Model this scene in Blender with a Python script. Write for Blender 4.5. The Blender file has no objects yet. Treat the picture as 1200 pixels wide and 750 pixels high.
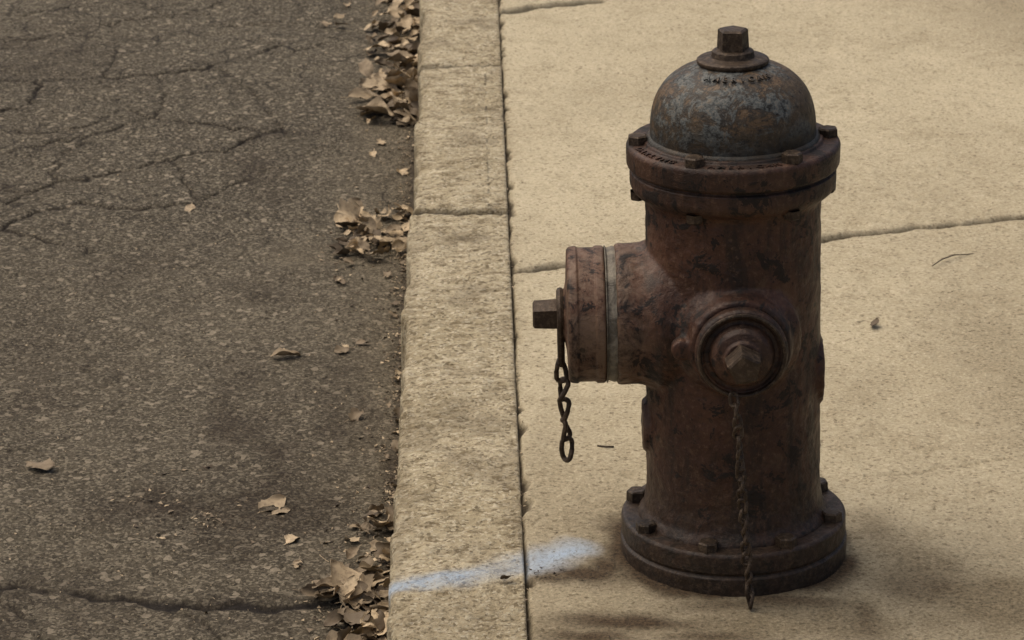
import bpy, bmesh, math, random
import numpy as np
from mathutils import Vector, Matrix
random.seed(7); rng=np.random.default_rng(7)
R=math.radians
scene=bpy.context.scene
scene.view_settings.view_transform='Standard'
scene.view_settings.look='None'
scene.view_settings.exposure=0

# ------------------------------------------------------------------ camera
H=1.442; TH=R(20.0); YAW=R(0.88); F=3481.0
cam_d=bpy.data.cameras.new("camera"); cam=bpy.data.objects.new("camera",cam_d)
scene.collection.objects.link(cam); scene.camera=cam
cam.location=(0,0,H); cam.rotation_euler=(R(90)-TH,0,-YAW)
cam_d.sensor_width=36; cam_d.lens=F/1200*36; cam_d.clip_start=.05; cam_d.clip_end=1000
cam_d.dof.use_dof=True; cam_d.dof.focus_distance=3.38; cam_d.dof.aperture_fstop=22

def G(px,py,z=0.0):
    """survey point on the horizontal level z, measured from the photo"""
    u=375-py; Y=F*math.cos(TH)+u*math.sin(TH); Z=-F*math.sin(TH)+u*math.cos(TH)
    t=(H-z)/(-Z); x=(px-600)*t; y=Y*t
    return (x*math.cos(YAW)+y*math.sin(YAW), -x*math.sin(YAW)+y*math.cos(YAW))
def mmpx(py,z=0.0):
    u=375-py; return (H-z)/(F*math.sin(TH)-u*math.cos(TH))

# ------------------------------------------------------------------ noise
T=rng.random((256,256))
def vn(x,y):
    xi=np.floor(x).astype(int); yi=np.floor(y).astype(int); fx=x-xi; fy=y-yi
    fx=fx*fx*(3-2*fx); fy=fy*fy*(3-2*fy)
    a=T[xi%256,yi%256]; b=T[(xi+1)%256,yi%256]; c=T[xi%256,(yi+1)%256]; d=T[(xi+1)%256,(yi+1)%256]
    return (a*(1-fx)+b*fx)*(1-fy)+(c*(1-fx)+d*fx)*fy
def fbm(x,y,o=4):
    s=0;a=.5;n=0
    for i in range(o):
        s=s+a*vn(x*2**i+17.3*i,y*2**i+9.1*i); n+=a; a*=.5
    return s/n
def sstep(a,b,x):
    t=np.clip((x-a)/(b-a),0,1); return t*t*(3-2*t)

# ------------------------------------------------------------------ nodes
def mat(name):
    m=bpy.data.materials.new(name); m.use_nodes=True
    nt=m.node_tree; nt.nodes.clear()
    out=nt.nodes.new('ShaderNodeOutputMaterial'); b=nt.nodes.new('ShaderNodeBsdfPrincipled')
    nt.links.new(b.outputs[0],out.inputs[0]); return m,nt,b
class N:
    def __init__(s,nt):
        s.nt=nt; s.tc=nt.nodes.new('ShaderNodeTexCoord').outputs['Object']
    def L(s,a,b): s.nt.links.new(a,b)
    def setv(s,sock,v):
        if hasattr(v,'is_output'): s.L(v,sock)
        else: sock.default_value=v
    def noise(s,scale,det=4,rough=.55,dist=0,vec=None):
        n=s.nt.nodes.new('ShaderNodeTexNoise'); n.inputs['Scale'].default_value=scale
        n.inputs['Detail'].default_value=det; n.inputs['Roughness'].default_value=rough; n.inputs['Distortion'].default_value=dist
        s.L(vec or s.tc,n.inputs['Vector']); return n.outputs['Fac']
    def voro(s,scale,feature='F1',out='Distance',vec=None,rand=1):
        n=s.nt.nodes.new('ShaderNodeTexVoronoi'); n.feature=feature; n.inputs['Scale'].default_value=scale
        n.inputs['Randomness'].default_value=rand
        s.L(vec or s.tc,n.inputs['Vector']); return n.outputs[out]
    def sc(s,v):
        n=s.nt.nodes.new('ShaderNodeVectorMath'); n.operation='MULTIPLY'; s.L(s.tc,n.inputs[0]); n.inputs[1].default_value=v
        return n.outputs[0]
    def warp(s,scale,amt):
        n=s.nt.nodes.new('ShaderNodeTexNoise'); n.inputs['Scale'].default_value=scale; s.L(s.tc,n.inputs['Vector'])
        m=s.nt.nodes.new('ShaderNodeVectorMath'); m.operation='MULTIPLY_ADD'; s.L(n.outputs['Color'],m.inputs[0])
        m.inputs[1].default_value=(amt,)*3; s.L(s.tc,m.inputs[2]); return m.outputs[0]
    def ramp(s,f,a,b,lo=0,hi=1):
        n=s.nt.nodes.new('ShaderNodeMapRange'); n.interpolation_type='SMOOTHSTEP'
        if a>b: a,b,lo,hi=b,a,hi,lo
        s.L(f,n.inputs[0]); n.inputs[1].default_value=a; n.inputs[2].default_value=b; n.inputs[3].default_value=lo; n.inputs[4].default_value=hi
        return n.outputs[0]
    def math(s,op,a,b=0.0):
        n=s.nt.nodes.new('ShaderNodeMath'); n.operation=op; s.setv(n.inputs[0],a); s.setv(n.inputs[1],b); return n.outputs[0]
    def mix(s,f,a,b,mode='MIX'):
        n=s.nt.nodes.new('ShaderNodeMix'); n.data_type='RGBA'; n.blend_type=mode
        s.setv(n.inputs[0],f)
        for k,v in ((6,a),(7,b)):
            if hasattr(v,'is_output'): s.L(v,n.inputs[k])
            else: n.inputs[k].default_value=(*v,1)
        return n.outputs[2]
    def attr(s,name):
        n=s.nt.nodes.new('ShaderNodeAttribute'); n.attribute_name=name; return n.outputs['Fac']
    def sep(s,v,i):
        n=s.nt.nodes.new('ShaderNodeSeparateXYZ'); s.L(v,n.inputs[0]); return n.outputs[i]
    def bump(s,h,dist,strength=1,nrm=None):
        n=s.nt.nodes.new('ShaderNodeBump'); n.inputs['Distance'].default_value=dist; n.inputs['Strength'].default_value=strength
        s.L(h,n.inputs['Height'])
        if nrm: s.L(nrm,n.inputs['Normal'])
        return n.outputs[0]

def m_asphalt():
    m,nt,b=mat("asphalt"); n=N(nt)
    big=n.noise(1.6,4,.6); mid=n.noise(16,4,.7); fine=n.noise(230,4,.8)
    cell=n.sep(n.voro(280,out='Color'),0); cell2=n.sep(n.voro(130,out='Color'),1)
    c=n.mix(n.ramp(big,.3,.7),(.064,.053,.035),(.098,.083,.057))
    c=n.mix(n.ramp(mid,.42,.68,0,.65),c,(.038,.031,.020))
    c=n.mix(n.ramp(cell,.55,1.0,0,.70),c,(.30,.26,.19))
    c=n.mix(n.ramp(cell,.38,.0,0,.75),c,(.012,.009,.006))
    c=n.mix(n.ramp(fine,.52,.72,0,.7),c,(.27,.235,.17))
    c=n.mix(n.ramp(fine,.46,.30,0,.8),c,(.013,.010,.006))
    c=n.mix(n.ramp(cell2,.955,.975,0,.6),c,(.40,.34,.25))
    c=n.mix(n.math('MULTIPLY',n.attr('dust'),.8),c,n.mix(n.ramp(fine,.35,.65),(.070,.055,.034),(.23,.195,.135)))
    cr=n.voro(7.5,'DISTANCE_TO_EDGE',vec=n.warp(7,.12)); crk=n.math('MULTIPLY',n.ramp(cr,.030,.0),n.math('MULTIPLY',n.ramp(mid,.35,.55,.3,1),n.math('MULTIPLY',n.ramp(big,.40,.54),n.attr('old'))))
    c=n.mix(n.math('MULTIPLY',crk,.75),c,(.012,.009,.006))
    c=n.mix(n.math('MULTIPLY',n.attr('stain_shade'),.85),c,n.mix(n.ramp(fine,.4,.68),(.014,.009,.005),(.068,.048,.029)))
    c=n.mix(n.attr('crack'),c,(.010,.007,.005))
    nt.links.new(c,b.inputs['Base Color'])
    b.inputs['Roughness'].default_value=.88; b.inputs['Specular IOR Level'].default_value=.25
    nt.links.new(n.bump(n.math('ADD',fine,n.math('MULTIPLY',mid,.9)),.005,.8),b.inputs['Normal']); return m
def m_concrete():
    m,nt,b=mat("sidewalk_concrete"); n=N(nt)
    big=n.noise(1.7,4,.6); mid=n.noise(11,5,.7); fine=n.noise(210,4,.8); f2=n.noise(42,4,.7)
    c=n.mix(n.ramp(big,.3,.7),(.41,.352,.235),(.51,.445,.305))
    c=n.mix(n.ramp(mid,.45,.72,0,.5),c,(.30,.248,.155))
    c=n.mix(n.ramp(f2,.5,.7,0,.35),c,(.60,.53,.38))
    c=n.mix(n.ramp(fine,.5,.72,0,.65),c,(.75,.67,.50))
    c=n.mix(n.ramp(fine,.47,.30,0,.85),c,(.13,.102,.06))
    cc=n.sep(n.voro(230,out='Color'),0); c=n.mix(n.ramp(cc,.12,0,0,.55),c,(.11,.08,.045))
    pit=n.math('MULTIPLY',n.ramp(n.voro(40),.11,.05),n.ramp(mid,.5,.62))
    c=n.mix(n.math('MULTIPLY',pit,.7),c,(.07,.05,.028))
    spot=n.math('MULTIPLY',n.ramp(n.voro(6),.035,.020),.75)
    c=n.mix(spot,c,(.06,.045,.028))
    c=n.mix(n.math('MULTIPLY',n.attr('dirt_vignette'),.82),c,n.mix(n.ramp(fine,.35,.68),(.062,.045,.025),(.22,.172,.102)))
    c=n.mix(n.math('MULTIPLY',n.attr('stain_shade'),.92),c,n.mix(n.ramp(fine,.35,.65),(.018,.011,.006),(.082,.050,.026)))
    pt=n.math('MULTIPLY',n.attr('paint'),n.ramp(fine,.30,.54,.30,1))
    c=n.mix(pt,c,(.38,.48,.60))
    c=n.mix(n.attr('crack'),c,(.032,.023,.013))
    nt.links.new(c,b.inputs['Base Color']); b.inputs['Roughness'].default_value=.92; b.inputs['Specular IOR Level'].default_value=.2
    nt.links.new(n.bump(n.math('ADD',fine,n.math('MULTIPLY',f2,.8)),.003,.8),b.inputs['Normal']); return m
def m_granite():
    m,nt,b=mat("curb_granite"); n=N(nt)
    big=n.noise(5,4,.6); mid=n.noise(46,4,.75,vec=n.sc((.7,1.2,1))); fine=n.noise(190,4,.8)
    cell=n.sep(n.voro(260,out='Color'),0)
    c=n.mix(n.ramp(big,.3,.7),(.39,.328,.208),(.50,.43,.29))
    c=n.mix(n.ramp(mid,.50,.36,0,.8),c,(.19,.147,.082))
    c=n.mix(n.ramp(mid,.52,.68,0,.6),c,(.64,.57,.41))
    c=n.mix(n.ramp(cell,.7,1,0,.5),c,(.74,.67,.51)); c=n.mix(n.ramp(cell,.25,0,0,.7),c,(.10,.074,.04))
    c=n.mix(n.ramp(fine,.47,.32,0,.75),c,(.11,.082,.046))
    c=n.mix(n.math('MULTIPLY',n.attr('dirt_vignette'),.8),c,n.mix(n.ramp(fine,.4,.7),(.072,.053,.03),(.2,.158,.092)))
    pt=n.math('MULTIPLY',n.attr('paint'),n.ramp(fine,.30,.54,.30,1))
    c=n.mix(pt,c,(.38,.48,.60))
    c=n.mix(n.math('MULTIPLY',n.attr('crack'),.9),c,(.040,.030,.017))
    nt.links.new(c,b.inputs['Base Color']); b.inputs['Roughness'].default_value=.9; b.inputs['Specular IOR Level'].default_value=.25
    nt.links.new(n.bump(n.math('ADD',mid,n.math('MULTIPLY',fine,.35)),.012,.9),b.inputs['Normal']); return m
def m_soil():
    m,nt,b=mat("soil"); n=N(nt)
    c=n.mix(n.noise(20,5,.7),(.04,.03,.017),(.10,.08,.045)); nt.links.new(c,b.inputs['Base Color'])
    b.inputs['Roughness'].default_value=1; return m
def m_hyd(kind):
    m,nt,b=mat("hydrant_"+kind); n=N(nt)
    big=n.noise(8,4,.65,.3); mid=n.noise(30,5,.75,.4); fine=n.noise(150,4,.8); streak=n.noise(1,4,.7,.2,vec=n.sc((34,34,6)))
    pz=n.sep(n.tc,2); x=n.sep(n.tc,0)
    if kind=='paint':
        c=n.mix(n.ramp(big,.35,.65),(.044,.019,.011),(.088,.039,.022))
        c=n.mix(n.ramp(streak,.45,.62,0,.85),c,(.018,.011,.008))
        c=n.mix(n.ramp(mid,.46,.34,0,.5),c,(.115,.066,.040))
        c=n.mix(n.ramp(fine,.53,.72,0,.45),c,(.19,.115,.072))
        c=n.mix(n.ramp(fine,.46,.32,0,.6),c,(.011,.008,.006))
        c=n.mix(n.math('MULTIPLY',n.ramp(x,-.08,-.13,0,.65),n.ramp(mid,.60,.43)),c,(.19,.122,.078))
    elif kind=='flange':
        c=n.mix(n.ramp(big,.35,.65),(.032,.016,.010),(.070,.033,.019))
        c=n.mix(n.ramp(fine,.48,.7,0,.6),c,(.14,.082,.050))
        c=n.mix(n.ramp(streak,.44,.62,0,.7),c,(.016,.010,.007))
    elif kind=='bonnet':
        c=n.mix(n.ramp(big,.38,.62),(.070,.049,.028),(.030,.026,.021))
        pm=n.math('MULTIPLY',n.ramp(mid,.49,.54),n.ramp(big,.38,.50))
        c=n.mix(n.math('MULTIPLY',pm,.9),c,n.mix(n.ramp(fine,.35,.65),(.038,.043,.043),(.15,.16,.15)))
        c=n.mix(n.ramp(mid,.46,.40,0,.85),c,n.mix(fine,(.07,.04,.018),(.17,.11,.058)))
        c=n.mix(n.ramp(fine,.53,.66,0,.6),c,(.16,.115,.070))
        c=n.mix(n.ramp(fine,.46,.35,0,.8),c,(.010,.008,.006))
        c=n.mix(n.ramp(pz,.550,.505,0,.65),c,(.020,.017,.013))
    elif kind=='iron':
        c=n.mix(n.ramp(big,.35,.65),(.024,.016,.010),(.052,.034,.021))
        c=n.mix(n.ramp(fine,.45,.7,0,.7),c,(.14,.10,.065))
    elif kind=='gasket':
        c=n.mix(n.ramp(mid,.35,.65),(.08,.068,.050),(.27,.24,.185))
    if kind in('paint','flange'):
        chip=n.ramp(mid,.56,.585)
        c=n.mix(n.math('MULTIPLY',chip,.88),c,(.011,.008,.006))
        sp=n.math('MULTIPLY',n.ramp(n.voro(46,vec=n.warp(14,.06)),.19,.12),n.ramp(big,.42,.56))
        c=n.mix(n.math('MULTIPLY',sp,.85),c,(.013,.009,.007))
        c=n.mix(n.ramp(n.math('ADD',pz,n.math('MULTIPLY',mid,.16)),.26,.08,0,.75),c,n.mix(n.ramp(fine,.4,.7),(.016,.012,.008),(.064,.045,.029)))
    nt.links.new(c,b.inputs['Base Color'])
    nt.links.new(n.ramp(mid,.3,.7,.40,.68),b.inputs['Roughness']); b.inputs['Specular IOR Level'].default_value=.32
    if kind=='iron': b.inputs['Metallic'].default_value=.25
    nt.links.new(n.bump(n.math('ADD',mid,n.math('MULTIPLY',fine,.3)),.0050,.6),b.inputs['Normal']); return m
def m_leaf():
    m,nt,b=mat("dry_leaf"); n=N(nt)
    a=n.attr('tone'); f=n.noise(90,4,.75)
    c=n.mix(a,(.045,.030,.017),(.50,.39,.245)); c=n.mix(n.ramp(f,.45,.7,0,.6),c,(.080,.052,.029))
    nt.links.new(c,b.inputs['Base Color']); b.inputs['Roughness'].default_value=.75
    nt.links.new(n.bump(f,.002,.6),b.inputs['Normal']); return m
ASPH,CONC,GRAN,SOIL,LEAF=m_asphalt(),m_concrete(),m_granite(),m_soil(),m_leaf()
HP,HF,HB,HI,HG=[m_hyd(k) for k in('paint','flange','bonnet','iron','gasket')]

# ------------------------------------------------------------------ ground grids
def axis(lo,hi,step,a,b):
    c=list(np.arange(lo,hi,step)); l=[];r=[]
    s=step;p=c[0]
    while p>a+1e-6:
        s*=1.5; p=max(a,p-s); l.append(p)
    s=step;p=c[-1]
    while p<b-1e-6:
        s*=1.5; p=min(b,p+s); r.append(p)
    return np.array(l[::-1]+c+r)
def gridmesh(name,X,Y,Z,m,attrs):
    ny,nx=X.shape; me=bpy.data.meshes.new(name)
    co=np.stack([X,Y,Z],-1).reshape(-1,3).astype(np.float32)
    idx=np.arange(ny*nx).reshape(ny,nx)
    q=np.stack([idx[:-1,:-1],idx[:-1,1:],idx[1:,1:],idx[1:,:-1]],-1).reshape(-1)
    me.vertices.add(len(co)); me.vertices.foreach_set('co',co.ravel())
    nf=len(q)//4; me.loops.add(len(q)); me.loops.foreach_set('vertex_index',q.astype(np.int32))
    me.polygons.add(nf); me.polygons.foreach_set('loop_start',(np.arange(nf)*4).astype(np.int32))
    me.update(calc_edges=True); me.polygons.foreach_set('use_smooth',np.ones(nf,bool))
    for k,v in attrs.items():
        a=me.attributes.new(k,'FLOAT','POINT'); a.data.foreach_set('value',np.clip(v,0,1).ravel().astype(np.float32))
    me.materials.append(m); o=bpy.data.objects.new(name,me); scene.collection.objects.link(o); return o
def polydist(X,Y,pts,reach=.05):
    D=np.full(X.shape,9.0)
    for (a,b) in zip(pts[:-1],pts[1:]):
        a=np.array(a);b=np.array(b); lo=np.minimum(a,b)-reach; hi=np.maximum(a,b)+reach
        mk=(X>lo[0])&(X<hi[0])&(Y>lo[1])&(Y<hi[1])
        if not mk.any(): continue
        x=X[mk]-a[0]; y=Y[mk]-a[1]; d=b-a; t=np.clip((x*d[0]+y*d[1])/(d@d+1e-12),0,1)
        D[mk]=np.minimum(D[mk],np.hypot(x-t*d[0],y-t*d[1]))
    return D
def wiggly(pts,z,amp=.006,step=.018):
    w=[G(x,y,z) for x,y in pts]; out=[]
    for a,b in zip(w[:-1],w[1:]):
        L=math.dist(a,b); k=max(1,int(L/step))
        for i in range(k):
            t=i/k; out.append((a[0]+(b[0]-a[0])*t+random.gauss(0,amp),a[1]+(b[1]-a[1])*t+random.gauss(0,amp)))
    out.append(w[-1]); return out
def blob(X,Y,px,py,rx,ry,z=0,ang=0):
    c=G(px,py,z); s=mmpx(py,z); sy=abs(G(px,py-5,z)[1]-G(px,py+5,z)[1])/10
    dx=(X-c[0])/(rx*s); dy=(Y-c[1])/(ry*sy); ca,sa=math.cos(ang),math.sin(ang)
    a=dx*ca+dy*sa; b=-dx*sa+dy*ca
    return np.exp(-(a*a+b*b))

RZ=-.10; CL=-.087; CR=.063
# road
xs=axis(-1.30,CL+.02,.003,-7.5,CL+.02); ys=axis(2.8,6.6,.005,-25,45)
X,Y=np.meshgrid(xs,ys)
Z=RZ+(fbm(X*2.2,Y*2.2)-.5)*.018+(fbm(X*25,Y*25,3)-.5)*.006+(fbm(X*120,Y*120,2)-.5)*.0035
cr=np.zeros_like(X)
cracks=[([(0,97),(60,96),(120,92),(180,88),(240,80),(290,64),(330,52)],.0060),([(0,48),(60,42),(130,28),(200,20),(260,4)],.0028),
([(0,240),(60,214),(120,205),(200,187),(260,176),(330,150)],.0036),([(0,268),(40,247),(90,240),(160,246),(230,240),(290,252)],.0042),
([(40,97),(50,112),(22,130),(0,134)],.0055),([(120,120),(180,138),(260,150),(335,156)],.0050),([(0,270),(50,281),(110,296)],.004),
([(60,214),(70,180),(110,160),(180,138)],.0024),([(0,180),(50,170),(110,160)],.0020),([(200,187),(215,215),(230,240)],.0018),
([(180,88),(195,110),(180,138)],.0018),([(260,80),(300,110),(335,156),(350,175)],.0020),([(120,92),(135,60),(130,28)],.0018),
([(0,686),(60,689),(120,694),(180,702),(240,710),(300,712),(370,708)],.013),([(180,702),(230,725),(260,750)],.0025),([(0,690),(30,720),(60,750)],.0022),
([(150,0),(190,18),(260,30),(330,25)],.0022),([(300,190),(280,215),(230,240)],.0018),([(340,60),(400,48),(440,44)],.0018),([(0,20),(60,14),(110,8)],.0022),([(0,150),(40,160),(100,150),(150,128)],.0022),([(60,214),(30,225),(0,222)],.0022)]
for p,w in cracks:
    D=polydist(X,Y,wiggly(p,RZ,.006)); wn=w*(.18+1.5*fbm(X*22,Y*22,3)**1.3)
    cr=np.maximum(cr,(1-sstep(wn*.4,wn*1.4+.0018,D))*(.95 if w>.003 else .75)*(.25+.75*sstep(.28,.48,fbm(X*9+5,Y*9,3))))
    cr=np.maximum(cr,.30*np.exp(-(D/(w*3.5))**2)*fbm(X*20,Y*20))
Z-=cr*.006
pt=G(200,300,RZ)[1]; old=sstep(pt-.1,pt+.25,Y+(fbm(X*4,Y*4)-.5)*.3)
# road stains and painted left-edge and corner vignette: warped coordinates so the outlines run irregularly
wx=X+(fbm(X*6,Y*6,5)-.5)*.16; wy=Y+(fbm(X*6+31,Y*6+7,5)-.5)*.36
stain_shade=np.zeros_like(X)
for a in [(300,480,32,62,.0,.8),(325,550,42,40,0,.85),(300,590,70,26,0,.8),(205,596,75,24,0,.9),(270,612,95,20,0,.8),(365,520,26,90,0,.6),(270,718,130,14,0,.8),(100,700,120,12,0,.6),(330,330,60,18,0,.4),(300,205,35,16,0,.65),(80,440,70,30,0,.35),(0,740,120,60,0,.65),(150,330,120,30,0,.35),(60,60,120,40,0,.45),(330,160,60,10,0,.6),(0,500,50,160,0,.45),(0,200,60,60,0,.45),(410,470,20,60,0,.5)]:
    stain_shade=np.maximum(stain_shade,a[5]*blob(wx,wy,*a[:4],RZ))
stain_shade=stain_shade*(.30+.70*sstep(.34,.58,fbm(X*16,Y*10,5)))*(.7+.5*fbm(X*60,Y*60,3))
edge=CL-X
dust=.6*sstep(.22,.03,edge+(fbm(X*7,Y*3)-.5)*.16)*(.5+.7*fbm(X*30,Y*18,4))
dust=np.maximum(dust,.6*blob(X,Y,360,300,90,16,RZ)*fbm(X*20,Y*12)*1.6)
dust=np.maximum(dust,(1-old)*.20)*(1-.8*stain_shade)
stain_shade=np.maximum(stain_shade,.85*sstep(.034,.004,edge+(fbm(X*20,Y*8)-.5)*.03))
gridmesh("road",X,Y,Z,ASPH,dict(crack=cr,old=old,stain_shade=stain_shade,dust=dust))

PL=[G(440,690),G(500,683),G(560,673),G(620,661),G(655,652),G(676,646)]
def paintmask(X,Y):
    D=polydist(X,Y,PL,.16)
    n=fbm(X*26,Y*26,4); w=.0165*(1+.3*np.sin(X*23))
    m=1-sstep(w*.3,w*2.3,D+(n-.45)*.034)
    fade=.5+.5*sstep(-.01,.05,np.abs(X-.03))
    return m*fade*(.66+.8*(n-.35))
# sidewalk
xs=axis(CR-.002,1.35,.003,CR-.002,2.6); ys=axis(2.65,6.3,.005,-25,45)
X,Y=np.meshgrid(xs,ys)
Z=(fbm(X*1.5,Y*1.5)-.5)*.010+(fbm(X*30,Y*30,3)-.5)*.0030+(fbm(X*140,Y*140,2)-.5)*.0018
e=X-CR+.002; jw=.0008+.0072*fbm(X*0+3.3,Y*14,4)**1.6+.009*sstep(.56,.72,fbm(X*0+8,Y*24,4))
cr=1-sstep(jw*.5,jw*1.3+.0012,e)
J=[G(596,317),G(700,305),G(960,278),G(1060,266),G(1200,252),G(1500,222)]
Jw=[]
for a,b in zip(J[:-1],J[1:]):
    k=max(1,int(math.dist(a,b)/.02))
    for i in range(k): Jw.append((a[0]+(b[0]-a[0])*i/k,a[1]+(b[1]-a[1])*i/k+random.gauss(0,.003)))
Jw.append(J[-1]); D=polydist(X,Y,Jw,.06); wn=.0105*(.25+1.2*fbm(X*25,Y*25,3))
Dj=D.copy(); cr=np.maximum(cr,1-sstep(wn*.5,wn*1.5,D))
for p,w in [([(1010,560),(1060,556),(1120,548),(1200,537)],.0020),([(596,12),(640,6),(700,0)],.022)]:
    D=polydist(X,Y,wiggly(p,0,.004)); wn=w*(.3+1.2*fbm(X*18,Y*18,3)); k=(1-sstep(wn*.5,wn*1.3,D))
    cr=np.maximum(cr,k*(.5 if w<.003 else .9))
Z-=cr*.009; Z-=.003*np.exp(-(Dj/.012)**2)
wx=X+(fbm(X*7,Y*7,5)-.5)*.12; wy=Y+(fbm(X*7+31,Y*7+7,5)-.5)*.24
dirt_vignette=np.zeros_like(X)
for a in [(1060,655,85,50,.85),(1180,720,190,90,1.),(700,740,190,28,.9),(1010,615,60,26,.7),(670,668,46,18,.7),(860,640,195,80,.85),(1180,450,90,200,.5),(1180,330,60,60,.3),(640,560,40,130,.35),(900,730,280,60,.9),(1200,20,90,60,.4),(1000,480,70,70,.3)]:  # real dirt, plus vignette shade painted along the right and bottom frame edges
    dirt_vignette=np.maximum(dirt_vignette,a[4]*blob(wx,wy,*a[:4]))
yb=G(600,520)[1]; dirt_vignette=np.maximum(dirt_vignette,.55*sstep(yb+.5,yb-.65,Y))  # vignette darkening painted into the near half of the slab colour
dirt_vignette=dirt_vignette*(.45+.9*fbm(X*5,Y*5,5))*(.8+.4*fbm(X*45,Y*30,3)); dirt_vignette=np.maximum(dirt_vignette,.6*np.exp(-(Dj/.018)**2)*fbm(X*30,Y*30)*1.2)
dirt_vignette=np.maximum(dirt_vignette,.55*np.exp(-(e/.010)**2)*fbm(X*20,Y*20)*1.4)
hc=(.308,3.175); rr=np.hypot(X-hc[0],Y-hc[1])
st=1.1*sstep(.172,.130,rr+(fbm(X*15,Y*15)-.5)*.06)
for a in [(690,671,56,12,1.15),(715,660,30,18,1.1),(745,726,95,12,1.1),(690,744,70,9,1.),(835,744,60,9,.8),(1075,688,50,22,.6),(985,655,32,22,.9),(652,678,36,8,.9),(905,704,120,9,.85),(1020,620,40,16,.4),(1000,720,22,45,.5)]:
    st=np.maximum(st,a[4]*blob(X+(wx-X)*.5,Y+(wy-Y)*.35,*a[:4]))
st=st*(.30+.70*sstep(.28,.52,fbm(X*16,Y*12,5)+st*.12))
pm=paintmask(X,Y)
gridmesh("sidewalk",X,Y,Z,CONC,dict(crack=cr*.92,dirt_vignette=dirt_vignette,stain_shade=st,paint=pm))

# curb
prof=[]
for z in np.arange(-.30,-.006,.006): prof.append((CL-.004,z))
for a in np.linspace(180,90,6)[1:]: prof.append((CL+.005+.009*math.cos(R(a)),-.009+.009*math.sin(R(a))))
for x in np.arange(CL+.008,CR-.004,.003): prof.append((x,0))
for a in np.linspace(90,0,3): prof.append((CR-.004+.003*math.cos(R(a)),-.003+.003*math.sin(R(a))))
for z in (-.02,-.06,-.3): prof.append((CR-.001,z))
prof=np.array(prof); X=np.tile(prof[:,0],(len(ys),1)); Z=np.tile(prof[:,1],(len(ys),1)); Y=np.tile(ys[:,None],(1,len(prof)))
top=sstep(-.03,-.003,Z)
j1=G(540,78)[1]; j2=G(540,249)[1]; joints=[j2-2.0,j2-4.4,j2,j1,j1+1.9,j1+3.7]
seg=np.where(Y>j1,2,np.where(Y>j2,1,0))
off=np.array([0,.003,-.001])[seg]*(X<.03); hz=np.array([.002,.005,.000])[seg]
lump=(fbm(X*14,Y*22,5)-.5)
ed=np.exp(-((X-CL)/.02)**2)
X=X-(lump*.018+(fbm(X*0+1.7,Y*9,5)-.5)*.014)*np.clip((CL+.03-X)/.03,0,1)+off
Z=Z+(hz+lump*.007+(fbm(X*60,Y*80,3)-.5)*.006-ed*.007*fbm(X*10,Y*12,4))*top
cr=np.zeros_like(X)
for j in joints:
    jj=j+(fbm(X*22,Y*0+j,4)-.5)*.030+X*.05
    d=np.abs(Y-jj); wn=(.012 if j==j1 else .006)+.014*fbm(X*40,Y*0+j,3)**1.5; cr=np.maximum(cr,1-sstep(wn*.3,wn*1.4,d))
Z-=cr*.010*top
dirt_vignette=.6*np.exp(-((X-CL)/.012)**2)*fbm(X*20,Y*14,4)*1.3
dirt_vignette=np.maximum(dirt_vignette,.45*sstep(.5,.7,fbm(X*12,Y*12,5)))
dirt_vignette=np.maximum(dirt_vignette,.45*np.exp(-((X-CR)/.008)**2)*fbm(X*20,Y*20)*1.4)
dirt_vignette=np.maximum(dirt_vignette,.9*blob(X,Y,545,282,28,9)*sstep(.35,.55,fbm(X*30,Y*30)))
dirt_vignette=np.maximum(dirt_vignette,.55*sstep(G(540,560)[1],G(540,760)[1],Y)*fbm(X*9,Y*9))  # same painted vignette darkening carried across the near curb
dirt_vignette=np.maximum(dirt_vignette,sstep(-.02,-.07,Z)*.6)
gridmesh("curb",X,Y,Z,GRAN,dict(crack=cr,dirt_vignette=dirt_vignette,paint=paintmask(X,Y)*top))
me=bpy.data.meshes.new("ground"); me.from_pydata([(-300,-300,-.16),(300,-300,-.16),(300,300,-.16),(-300,300,-.16)],[],[(0,1,2,3)])
me.materials.append(SOIL); g=bpy.data.objects.new("ground",me); scene.collection.objects.link(g)
m,nt,b=mat("grass"); n=N(nt); nt.links.new(n.mix(n.noise(30,6,.7),(.03,.045,.015),(.09,.10,.04)),b.inputs['Base Color']); b.inputs['Roughness'].default_value=1
nt.links.new(n.bump(n.noise(80,6,.8),.03),b.inputs['Normal'])
xg=axis(2.605,3.2,.05,2.605,60); yg=axis(-5,12,.1,-60,90); Xg,Yg=np.meshgrid(xg,yg)
gridmesh("lawn",Xg,Yg,-.01+(fbm(Xg*3,Yg*3)-.5)*.04,m,{})

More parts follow.
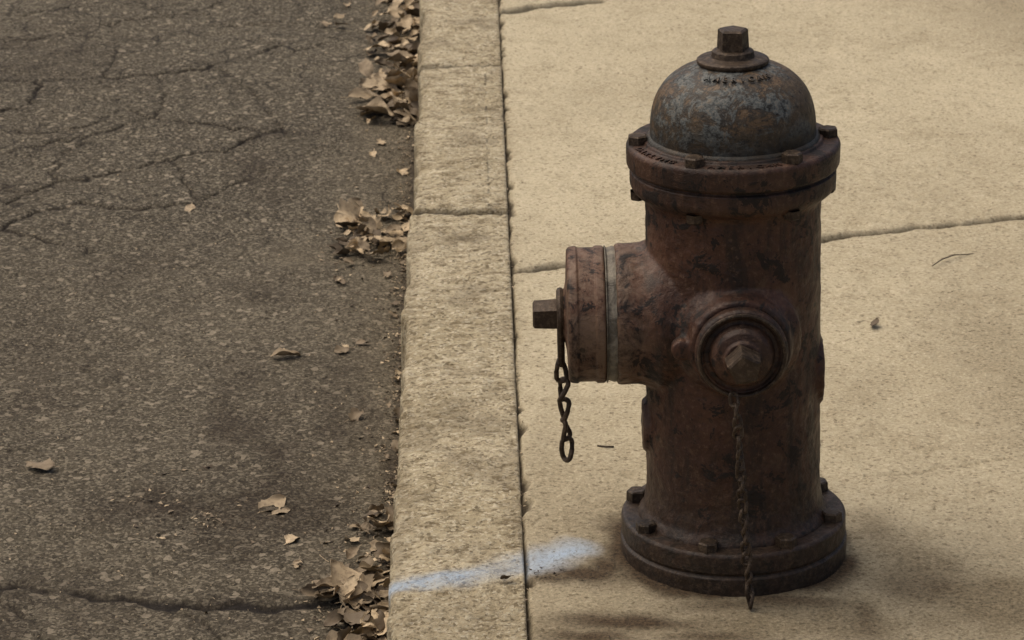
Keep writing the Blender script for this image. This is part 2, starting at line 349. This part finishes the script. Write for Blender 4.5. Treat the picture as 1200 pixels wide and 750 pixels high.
# ------------------------------------------------------------------ litter
class MB:
    def __init__(s): s.v=[];s.f=[];s.t=[]
    def add(s,vs,fs,tone):
        o=len(s.v); s.v+=[tuple(v) for v in vs]; s.f+=[tuple(i+o for i in f) for f in fs]; s.t+=[tone]*len(vs)
    def build(s,name,m):
        me=bpy.data.meshes.new(name); me.from_pydata(s.v,[],s.f); me.materials.append(m)
        a=me.attributes.new('tone','FLOAT','POINT'); a.data.foreach_set('value',s.t)
        me.polygons.foreach_set('use_smooth',[True]*len(me.polygons))
        o=bpy.data.objects.new(name,me); scene.collection.objects.link(o); return o
def leaf(mb,x,y,z,L,tone,lift=0,tilt=.35,flatness=1):
    nu,nv=13,7; W=L*random.uniform(.20,.38); c1=random.uniform(-.2,.9)*flatness; c2=random.uniform(-1.0,1.2)*flatness; tw=random.uniform(-1.2,1.2)
    lob=random.choice([0,0,0,.15,.25,.35]); ph=random.uniform(0,6); tone=min(1,max(0,tone+random.uniform(-.12,.12)))
    fq=random.uniform(12,20); cut=random.choice([1,1,1,.75]); bend=random.uniform(-.5,.5)
    vs=[]
    for i in range(nu):
        u=i/(nu-1)*cut
        hw=W*max(.0,math.sin(math.pi*u**.75))**.75*(1+lob*math.sin(u*fq+ph))+.0004
        for j in range(nv):
            v=(j/(nv-1)-.5)*2; jag=1+random.uniform(-.14,.14)*abs(v)
            a=tw*(u-.5); px=(u-.5)*L+abs(v)*hw*.15; py=v*hw*jag+bend*L*.5*(u-.5)**2
            pz=c1*W*(v*v)*math.sin(math.pi*u)+c2*L*.35*(u-.5)**2+.05*L*math.sin(u*9+v*3+ph)*abs(v)+random.gauss(0,L*.006)
            vs.append(Vector((px,py*math.cos(a)-pz*math.sin(a),py*math.sin(a)+pz*math.cos(a))))
    M=Matrix.Rotation(random.uniform(0,6.283),4,'Z')@Matrix.Rotation(random.gauss(0,tilt),4,'X')@Matrix.Rotation(random.gauss(0,tilt),4,'Y')
    b=len(vs); s0=-.5*L
    for k in range(4):
        for w in(-.0006,.0006): vs.append(Vector((s0-k*L*.09,w+.01*L*k*k*.3,c2*L*.09+.0003)))
    vs=[M@v for v in vs]; mz=min(v.z for v in vs)
    vs=[(v.x+x,v.y+y,v.z-mz*.85+z+lift) for v in vs]
    fs=[(i*nv+j,i*nv+j+1,(i+1)*nv+j+1,(i+1)*nv+j) for i in range(nu-1) for j in range(nv-1)]
    fs+=[(b+2*k,b+2*k+1,b+2*k+3,b+2*k+2) for k in range(3)]
    mb.add(vs,fs,tone)
def crumb(mb,x,y,z,s,tone):
    vs=[(x+random.uniform(-s,s),y+random.uniform(-s,s)*1.3,z+random.uniform(0,s*.7)) for _ in range(4)]
    mb.add(vs,[(0,1,2),(0,2,3),(0,1,3),(1,2,3)],tone)
mb=MB(); rz=RZ+.001
for px,py,s,t in [(335,420,34,.8),(418,490,28,.3),(47,549,36,.4),(318,595,40,.7),(343,634,24,.9),(222,247,22,.9),(470,203,20,.95),(437,183,18,.9),(400,412,18,.3),(425,403,16,.35),(450,540,20,.4),(382,30,16,.7),(407,8,16,.6),(380,638,16,.7),(412,637,20,.8),(348,663,20,.5),(398,330,24,.3),(447,168,15,.9),(330,602,26,.6),(435,630,22,.8),(200,575,8,.5),(190,632,8,.8),(240,575,9,.5),(415,620,14,.6),(405,408,12,.9)]:
    x,y=G(px,py,RZ); leaf(mb,x,y,rz,s*mmpx(py,RZ)*1.1,t,0,.15,.8)
def cluster(n,fx,smin,smax,lift,tones=(.12,.2,.3,.4,.5,.6,.8,.95,1.0)):
    for i in range(n):
        px,py=fx(); x,y=G(px,py,RZ); x=min(x,CL-.012)
        leaf(mb,x,y,rz,random.uniform(smin,smax),random.choice(tones),random.random()**1.7*lift,.38)
cluster(58,lambda:(random.gauss(440,27),random.gauss(284,13)),.020,.046,.014)
cluster(3,lambda:(random.uniform(402,422),random.gauss(266,3)),.050,.062,.020,(1,1,.9))
cluster(8,lambda:(random.gauss(440,18),random.gauss(290,6)),.02,.035,.018,(1,))
def strip():
    py=random.uniform(-5,152); return (min(random.gauss(472,17),492),py)
cluster(170,strip,.020,.056,.020)
cluster(20,lambda:(random.gauss(450,14),random.uniform(100,148)),.045,.068,.024,(.3,.5,.6,.8))
cluster(14,lambda:(random.gauss(440,14),random.uniform(15,150)),.02,.04,.003)
cluster(85,lambda:(min(random.gauss(430,21),456),random.gauss(722,30)),.020,.046,.018)
cluster(10,lambda:(random.gauss(403,13),random.gauss(698,8)),.040,.056,.014,(.5,.7,.85))
cluster(30,lambda:(random.gauss(445,11),random.uniform(605,690)),.014,.036,.010)
cluster(24,lambda:(random.gauss(468,9),random.uniform(300,620)),.008,.022,.003)
for i in range(3200):
    py=random.uniform(-10,770); ex=493-(py/750)*37; px=ex-abs(random.gauss(0,1))*random.choice([6,16,45]); x,y=G(px,py,RZ)
    if x<CL-.006: crumb(mb,x,y,rz,random.uniform(.0012,.0045),random.choice([.0,.1,.25,.5,.9]))
for i in range(1100):
    c=random.choice([(435,285,34,18),(425,705,38,42),(472,80,24,60),(235,585,40,22),(460,650,14,60)])
    x,y=G(random.gauss(c[0],c[2]),random.gauss(c[1],c[3]),RZ)
    if x<CL-.006: crumb(mb,x,y,rz,random.uniform(.002,.006),random.choice([.1,.25,.5,.9]))
for i in range(1200):
    px,py=random.uniform(0,480),random.uniform(0,750); x,y=G(px,py,RZ)
    if x<CL-.01: crumb(mb,x,y,rz+.001,random.uniform(.001,.0030),random.choice([.0,.2,.8,1]))
mb.build("leaf_litter",LEAF)
mb=MB()
x,y=G(1025,382); leaf(mb,x,y,.001,.028,.05,0,.4,1.3)
x,y=G(594,685); leaf(mb,x,y,.006,.016,.0,0,.3)
for i in range(260):
    px,py=random.uniform(600,1200),random.uniform(0,750); x,y=G(px,py)
    if math.hypot(x-hc[0],y-hc[1])>.16 and x>CR+.01: crumb(mb,x,y,.001,random.uniform(.0008,.0024),random.choice([0,.05,.1,.3]))
for i in range(60):
    x,y=G(random.gauss(645,28),random.gauss(672,10))
    if x>CR+.01: crumb(mb,x,y,.001,random.uniform(.001,.0028),.05)
for i in range(260):
    y=random.uniform(2.8,6.2); crumb(mb,CR+random.gauss(.0,.003),y,-.001,random.uniform(.001,.0035),random.choice([.1,.3,.5,.9]))
mb.build("sidewalk_debris",LEAF)

def tube(bm,pts,r,closed=False,seg=8,taper=None):
    n=len(pts); rings=[]
    for i,p in enumerate(pts):
        p=Vector(p); a=Vector(pts[(i-1)%n] if closed or i>0 else pts[i]); b=Vector(pts[(i+1)%n] if closed or i<n-1 else pts[i])
        t=(b-a).normalized()
        if i==0: up=Vector((0,0,1)) if abs(t.z)<.9 else Vector((1,0,0)); nrm=(up-t*up.dot(t)).normalized()
        else: nrm=(nrm-t*nrm.dot(t)).normalized()
        bi=t.cross(nrm); rr=r*(taper[i] if taper else 1)
        rings.append([bm.verts.new(p+(nrm*math.cos(2*math.pi*k/seg)+bi*math.sin(2*math.pi*k/seg))*rr) for k in range(seg)])
    for i in range(n if closed else n-1):
        A,B=rings[i],rings[(i+1)%n]
        for k in range(seg): bm.faces.new((A[k],A[(k+1)%seg],B[(k+1)%seg],B[k]))
    if not closed:
        bm.faces.new(rings[0][::-1]); bm.faces.new(rings[-1])
def finish(bm,name,m,parent=None,sharp=35):
    bmesh.ops.recalc_face_normals(bm,faces=bm.faces)
    me=bpy.data.meshes.new(name); bm.to_mesh(me); bm.free(); me.materials.append(m)
    me.polygons.foreach_set('use_smooth',[True]*len(me.polygons)); me.set_sharp_from_angle(angle=R(sharp))
    o=bpy.data.objects.new(name,me); scene.collection.objects.link(o)
    if parent: o.parent=parent
    return o
bm=bmesh.new(); tp=[(1092,314),(1104,308),(1118,302),(1132,299),(1142,297)]
tube(bm,[(*G(a,b_),.003+.003*math.sin(i*1.3)) for i,(a,b_) in enumerate(tp)],.0010,taper=[.7,1,1,.8,.4])
tube(bm,[(*G(700,524),.002),(*G(712,526),.003),(*G(719,525),.002)],.0012)
finish(bm,"twig",LEAF)

# ------------------------------------------------------------------ hydrant
hyd=bpy.data.objects.new("fire_hydrant",None); scene.collection.objects.link(hyd)
hyd.location=(hc[0],hc[1],.0); hyd.rotation_euler=(0,R(-1.5),-YAW)
def fillet(pts,r,k=4):
    out=[pts[0]]
    for i in range(1,len(pts)-1):
        p0,p1,p2=[Vector(q) for q in(pts[i-1],pts[i],pts[i+1])]
        a=p0-p1; b=p2-p1; rr=min(r,a.length*.45,b.length*.45)
        A=p1+a.normalized()*rr; B=p1+b.normalized()*rr
        for j in range(k+1):
            t=j/k; q=A*(1-t)**2+p1*2*t*(1-t)+B*t*t; out.append((q.x,q.y))
    out.append(pts[-1]); return out
AX={'z':Matrix.Identity(4),'-x':Matrix.Rotation(R(-90),4,'Y'),'x':Matrix.Rotation(R(90),4,'Y'),'-y':Matrix.Rotation(R(90),4,'X')}
def revolve(bm,pts,axis='z',origin=(0,0,0),seg=96,rough=0):
    M=Matrix.Translation(origin)@AX[axis]; rings=[]
    for r,d in pts:
        if r<1e-5: rings.append([bm.verts.new(M@Vector((0,0,d)))])
        else:
            ring=[]
            for k in range(seg):
                t=2*math.pi*k/seg; q=1+rough*(math.sin(t*3+d*40)+.6*math.sin(t*7+1.3+d*90)+.5*math.sin(t*13+.5))
                ring.append(bm.verts.new(M@Vector((r*q*math.cos(t),r*q*math.sin(t),d))))
            rings.append(ring)
    for A,B in zip(rings[:-1],rings[1:]):
        if len(A)==1 and len(B)==1: continue
        for k in range(seg):
            k2=(k+1)%seg
            if len(A)==1: bm.faces.new((A[0],B[k],B[k2]))
            elif len(B)==1: bm.faces.new((A[k],A[k2],B[0]))
            else: bm.faces.new((A[k],A[k2],B[k2],B[k]))
def prism(bm,n,r,h,M,top=.9,bev=.0015,rot=0):
    prof=[(r,0),(r,h*.25),(r*(1+top)/2,h-bev),(r*top-bev,h),(0,h)]; rings=[]
    for rr,d in prof:
        if rr<1e-6: rings.append([bm.verts.new(M@Vector((0,0,d)))])
        else: rings.append([bm.verts.new(M@Vector((rr*math.cos(2*math.pi*k/n+rot),rr*math.sin(2*math.pi*k/n+rot),d))) for k in range(n)])
    for A,B in zip(rings[:-1],rings[1:]):
        for k in range(n):
            if len(B)==1: bm.faces.new((A[k],A[(k+1)%n],B[0]))
            else: bm.faces.new((A[k],A[(k+1)%n],B[(k+1)%n],B[k]))
NZ=.296
bm=bmesh.new()
revolve(bm,[(0,.02),(.112,.02),(.111,.052),(.104,.062),(.1005,.085),(.0995,.2),(.0985,.40),(.0985,.432),(.103,.440),(.103,.462),(0,.462)])
revolve(bm,[(0,.0),(.090,.0),(.090,.085),(.083,.098),(.0805,.108),(.0805,.134),(0,.134)],'-x',(0,0,NZ),96)
revolve(bm,[(0,.0),(.070,.0),(.070,.090),(.060,.101),(.0575,.112),(.055,.120),(0,.120)],'-y',(0,0,NZ-.002),96)
revolve(bm,[(0,.0),(.031,.0),(.031,.103),(.028,.105),(0,.105)],'-x',(0,0,.160),48)
revolve(bm,[(0,.0),(.040,.0),(.040,.1005),(.036,.102),(0,.102)],'x',(0,0,.225),48)
revolve(bm,[(0,.098),(.012,.098),(.012,.116),(0,.116)],'-y',(-.064,0,NZ-.004),24)
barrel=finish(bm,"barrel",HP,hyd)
md=barrel.modifiers.new("r",'REMESH'); md.mode='VOXEL'; md.voxel_size=.0022; md.use_smooth_shade=True
md=barrel.modifiers.new("s",'SMOOTH'); md.factor=.5; md.iterations=7
tx=bpy.data.textures.new("cast",'CLOUDS'); tx.noise_scale=.012; tx.noise_depth=3
md=barrel.modifiers.new("d",'DISPLACE'); md.texture=tx; md.strength=.0022; md.mid_level=.5; md.texture_coords='LOCAL'
bm=bmesh.new()
revolve(bm,fillet([(0,-.02),(.131,-.02),(.132,.0205),(.1285,.0225),(.1285,.0245),(.1305,.0265),(.1305,.047),(.1275,.050),(0,.050)],.003),seg=160,rough=.0018)
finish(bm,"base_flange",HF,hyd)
bm=bmesh.new()
revolve(bm,fillet([(0,.438),(.104,.438),(.113,.446),(.1155,.452),(.1155,.467),(.1125,.4685),(.1125,.471),(.119,.473),(.1195,.495),(.1165,.499),(.101,.4995),(.0995,.503),(0,.503)],.003),seg=160,rough=.0014)
finish(bm,"bonnet_flange",HF,hyd)
bm=bmesh.new(); pts=[(.0965,.498),(.0965,.504),(.0935,.507)]
for i in range(0,25):
    a=math.pi/2*i/24; e=2/2.6
    pts.append((.0925*max(0,math.cos(a))**e,.507+.083*math.sin(a)**e))
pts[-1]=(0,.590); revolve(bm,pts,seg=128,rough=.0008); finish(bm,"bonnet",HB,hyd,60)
bm=bmesh.new(); revolve(bm,fillet([(0,.583),(.036,.583),(.040,.589),(.040,.592),(.0375,.5935),(.024,.5945),(.023,.6015),(.020,.603),(0,.603)],.0010),seg=64); finish(bm,"weather_shield",HI,hyd)
bm=bmesh.new(); prism(bm,5,.0185,.025,Matrix.Translation((0,0,.601)),.90,.002,rot=R(-60)); finish(bm,"operating_nut",HI,hyd,20)
def bolts(name,n,r,z,ph,size,h,down=False):
    bm=bmesh.new()
    for k in range(n):
        a=R(ph+360*k/n); p=(r*math.sin(a),-r*math.cos(a),z)
        M=Matrix.Translation(p)@Matrix.Rotation(random.uniform(0,1),4,'Z')
        if down: M=M@Matrix.Rotation(math.pi,4,'X')
        prism(bm,6,size,h*random.uniform(.9,1.15),M,.93,.0015)
    return finish(bm,name,HI,hyd,25)
bolts("bonnet_bolts",6,.1065,.499,-27,.0118,.0095)
bolts("bonnet_bolt_nuts",6,.1065,.444,-27,.010,.010,True)
bolts("base_bolts",8,.1165,.049,27,.0125,.012)
bm=bmesh.new(); revolve(bm,fillet([(0,.130),(.0765,.130),(.0775,.137),(.0755,.143),(.0785,.1445),(.0785,.1455),(0,.1455)],.001),'-x',(0,0,NZ),96); finish(bm,"nozzle_gasket",HG,hyd)
bm=bmesh.new(); revolve(bm,fillet([(0,.146),(.0765,.146),(.0785,.148),(.0785,.156),(.0765,.158),(.0765,.176),(.0785,.178),(.0775,.186),(.074,.1885),(.040,.190),(.030,.192),(.026,.198),(0,.198)],.002),'-x',(0,0,NZ),128,rough=.001); finish(bm,"pumper_cap",HP,hyd)
bm=bmesh.new(); prism(bm,5,.0185,.032,Matrix.Translation((-.196,0,NZ))@AX['-x'],.88,.002,rot=.3); finish(bm,"pumper_cap_nut",HI,hyd,20)
c0=(0,0,NZ-.002)
bm=bmesh.new(); revolve(bm,fillet([(0,.114),(.046,.114),(.046,.119),(.0505,.121),(.0515,.133),(.049,.137),(.043,.1385),(.041,.1355),(.036,.136),(.0335,.146),(.030,.151),(.022,.153),(.020,.157),(0,.157)],.0015),'-y',c0,96,rough=.001); finish(bm,"hose_cap",HF,hyd)
bm=bmesh.new(); prism(bm,5,.0205,.030,Matrix.Translation((0,-.155,NZ-.002))@AX['-y'],.84,.0015,rot=.45); finish(bm,"hose_cap_nut",HI,hyd,20)
def link(bm,c,axis,rot,L,W,r,twist=0):
    pts=[];n=20
    for i in range(n):
        a=2*math.pi*i/n; s=math.sin(a); cc=math.cos(a)
        ly=(L/2-W/2)*(1 if s>0 else -1)*min(1,abs(s)*3)+(W/2-r)*s; lx=(W/2-r)*cc
        tw=twist*ly/(L/2); pts.append(Vector((lx*math.cos(tw),lx*math.sin(tw),ly)))
    q=Vector((0,0,1)).rotation_difference(Vector(axis).normalized()); M=Matrix.Translation(c)@q.to_matrix().to_4x4()@Matrix.Rotation(rot,4,'Z')
    tube(bm,[M@p for p in pts],r,True,8)
def chain(bm,pts,pitch,L,W,r,r0=.4,step=math.pi/2,twist=0):
    cum=[0]
    for a,b in zip(pts[:-1],pts[1:]): cum.append(cum[-1]+(Vector(b)-Vector(a)).length)
    n=int(cum[-1]/pitch)
    for i in range(n):
        s=(i+.5)*pitch
        for k in range(len(cum)-1):
            if cum[k]<=s<=cum[k+1]:
                a,b=Vector(pts[k]),Vector(pts[k+1]); t=(s-cum[k])/(cum[k+1]-cum[k]); p=a.lerp(b,t)
                ax=(b-a).normalized()+Vector((random.gauss(0,.10),random.gauss(0,.10),0))
                link(bm,p,ax,r0+step*i+random.gauss(0,.15),L,W,r,twist); break
bm=bmesh.new()
pts=[];n=28
for i in range(n):
    a=2*math.pi*i/n; sa=math.sin(a)
    pts.append((-.1965,.027*math.cos(a)*(1 if sa>0 else .35+.65*(1-abs(sa))),NZ+(.028*sa if sa>0 else .060*sa)))
tube(bm,pts,.0042,True,8)
chain(bm,[(-.198,0,NZ-.055),(-.1945,0,.18),(-.1915,0,.108)],.0245,.0330,.0185,.0030,.25,1.30,.9)
finish(bm,"pumper_cap_chain",HI,hyd)
bm=bmesh.new()
tube(bm,[(.047*math.sin(a),-.1405,c0[2]+.047*math.cos(a)) for a in [2*math.pi*i/40 for i in range(40)]],.0022,True,8)
chain(bm,[(-.010,-.141,.250),(-.006,-.150,.225),(.000,-.152,.12),(.006,-.158,.03),(.008,-.168,.002)],.0125,.0195,.0130,.0022,.5,1.35,.6)
finish(bm,"hose_cap_chain",HI,hyd)
def letters(name,text,place,size,depth,m):
    bm=bmesh.new()
    for i,ch in enumerate(text):
        if ch==' ': continue
        cu=bpy.data.curves.new("t",'FONT'); cu.body=ch; cu.size=size; cu.extrude=depth; cu.align_x='CENTER'; cu.offset=size*.02
        o=bpy.data.objects.new("t",cu); scene.collection.objects.link(o); bpy.context.view_layer.update()
        me=bpy.data.meshes.new_from_object(o.evaluated_get(bpy.context.evaluated_depsgraph_get()))
        me.transform(place(i,len(text))); bm.from_mesh(me); bpy.data.objects.remove(o); bpy.data.meshes.remove(me); bpy.data.curves.remove(cu)
    finish(bm,name,m,hyd,30)
letters("flange_lettering","AMERICAN",lambda i,n:Matrix.Rotation(R(3+(i-(n-1)/2)*5.4),4,'Z')@Matrix.Translation((0,-.1135,.4998)),.0115,.0009,HF)
letters("flange_lettering_side","DARLING",lambda i,n:Matrix.Rotation(R(-57+(i-(n-1)/2)*5.4),4,'Z')@Matrix.Translation((0,-.1135,.4998)),.0115,.0009,HF)
letters("bonnet_lettering","AMERICAN",lambda i,n:Matrix.Rotation(R(2+(i-(n-1)/2)*10),4,'Z')@Matrix.Translation((0,-.0590,.5815))@Matrix.Rotation(R(26),4,'X'),.010,.0010,HB)

# ------------------------------------------------------------------ light
w=bpy.data.worlds.new("World"); scene.world=w; w.use_nodes=True; nt=w.node_tree
bg=nt.nodes['Background']; sky=nt.nodes.new('ShaderNodeTexSky'); sky.sky_type='NISHITA'; sky.sun_disc=False
to=Vector((-.58,.26,1.3)).normalized()
sky.sun_elevation=math.asin(to.z); sky.sun_rotation=math.atan2(to.x,to.y); sky.dust_density=6; sky.air_density=.8; sky.ozone_density=.3
nt.links.new(sky.outputs[0],bg.inputs[0]); bg.inputs[1].default_value=.12
sd=bpy.data.lights.new("sun",'SUN'); sd.energy=1.9; sd.angle=R(85); sd.color=(1,.87,.67)
so=bpy.data.objects.new("sun",sd); scene.collection.objects.link(so); so.rotation_euler=to.to_track_quat('Z','Y').to_euler()
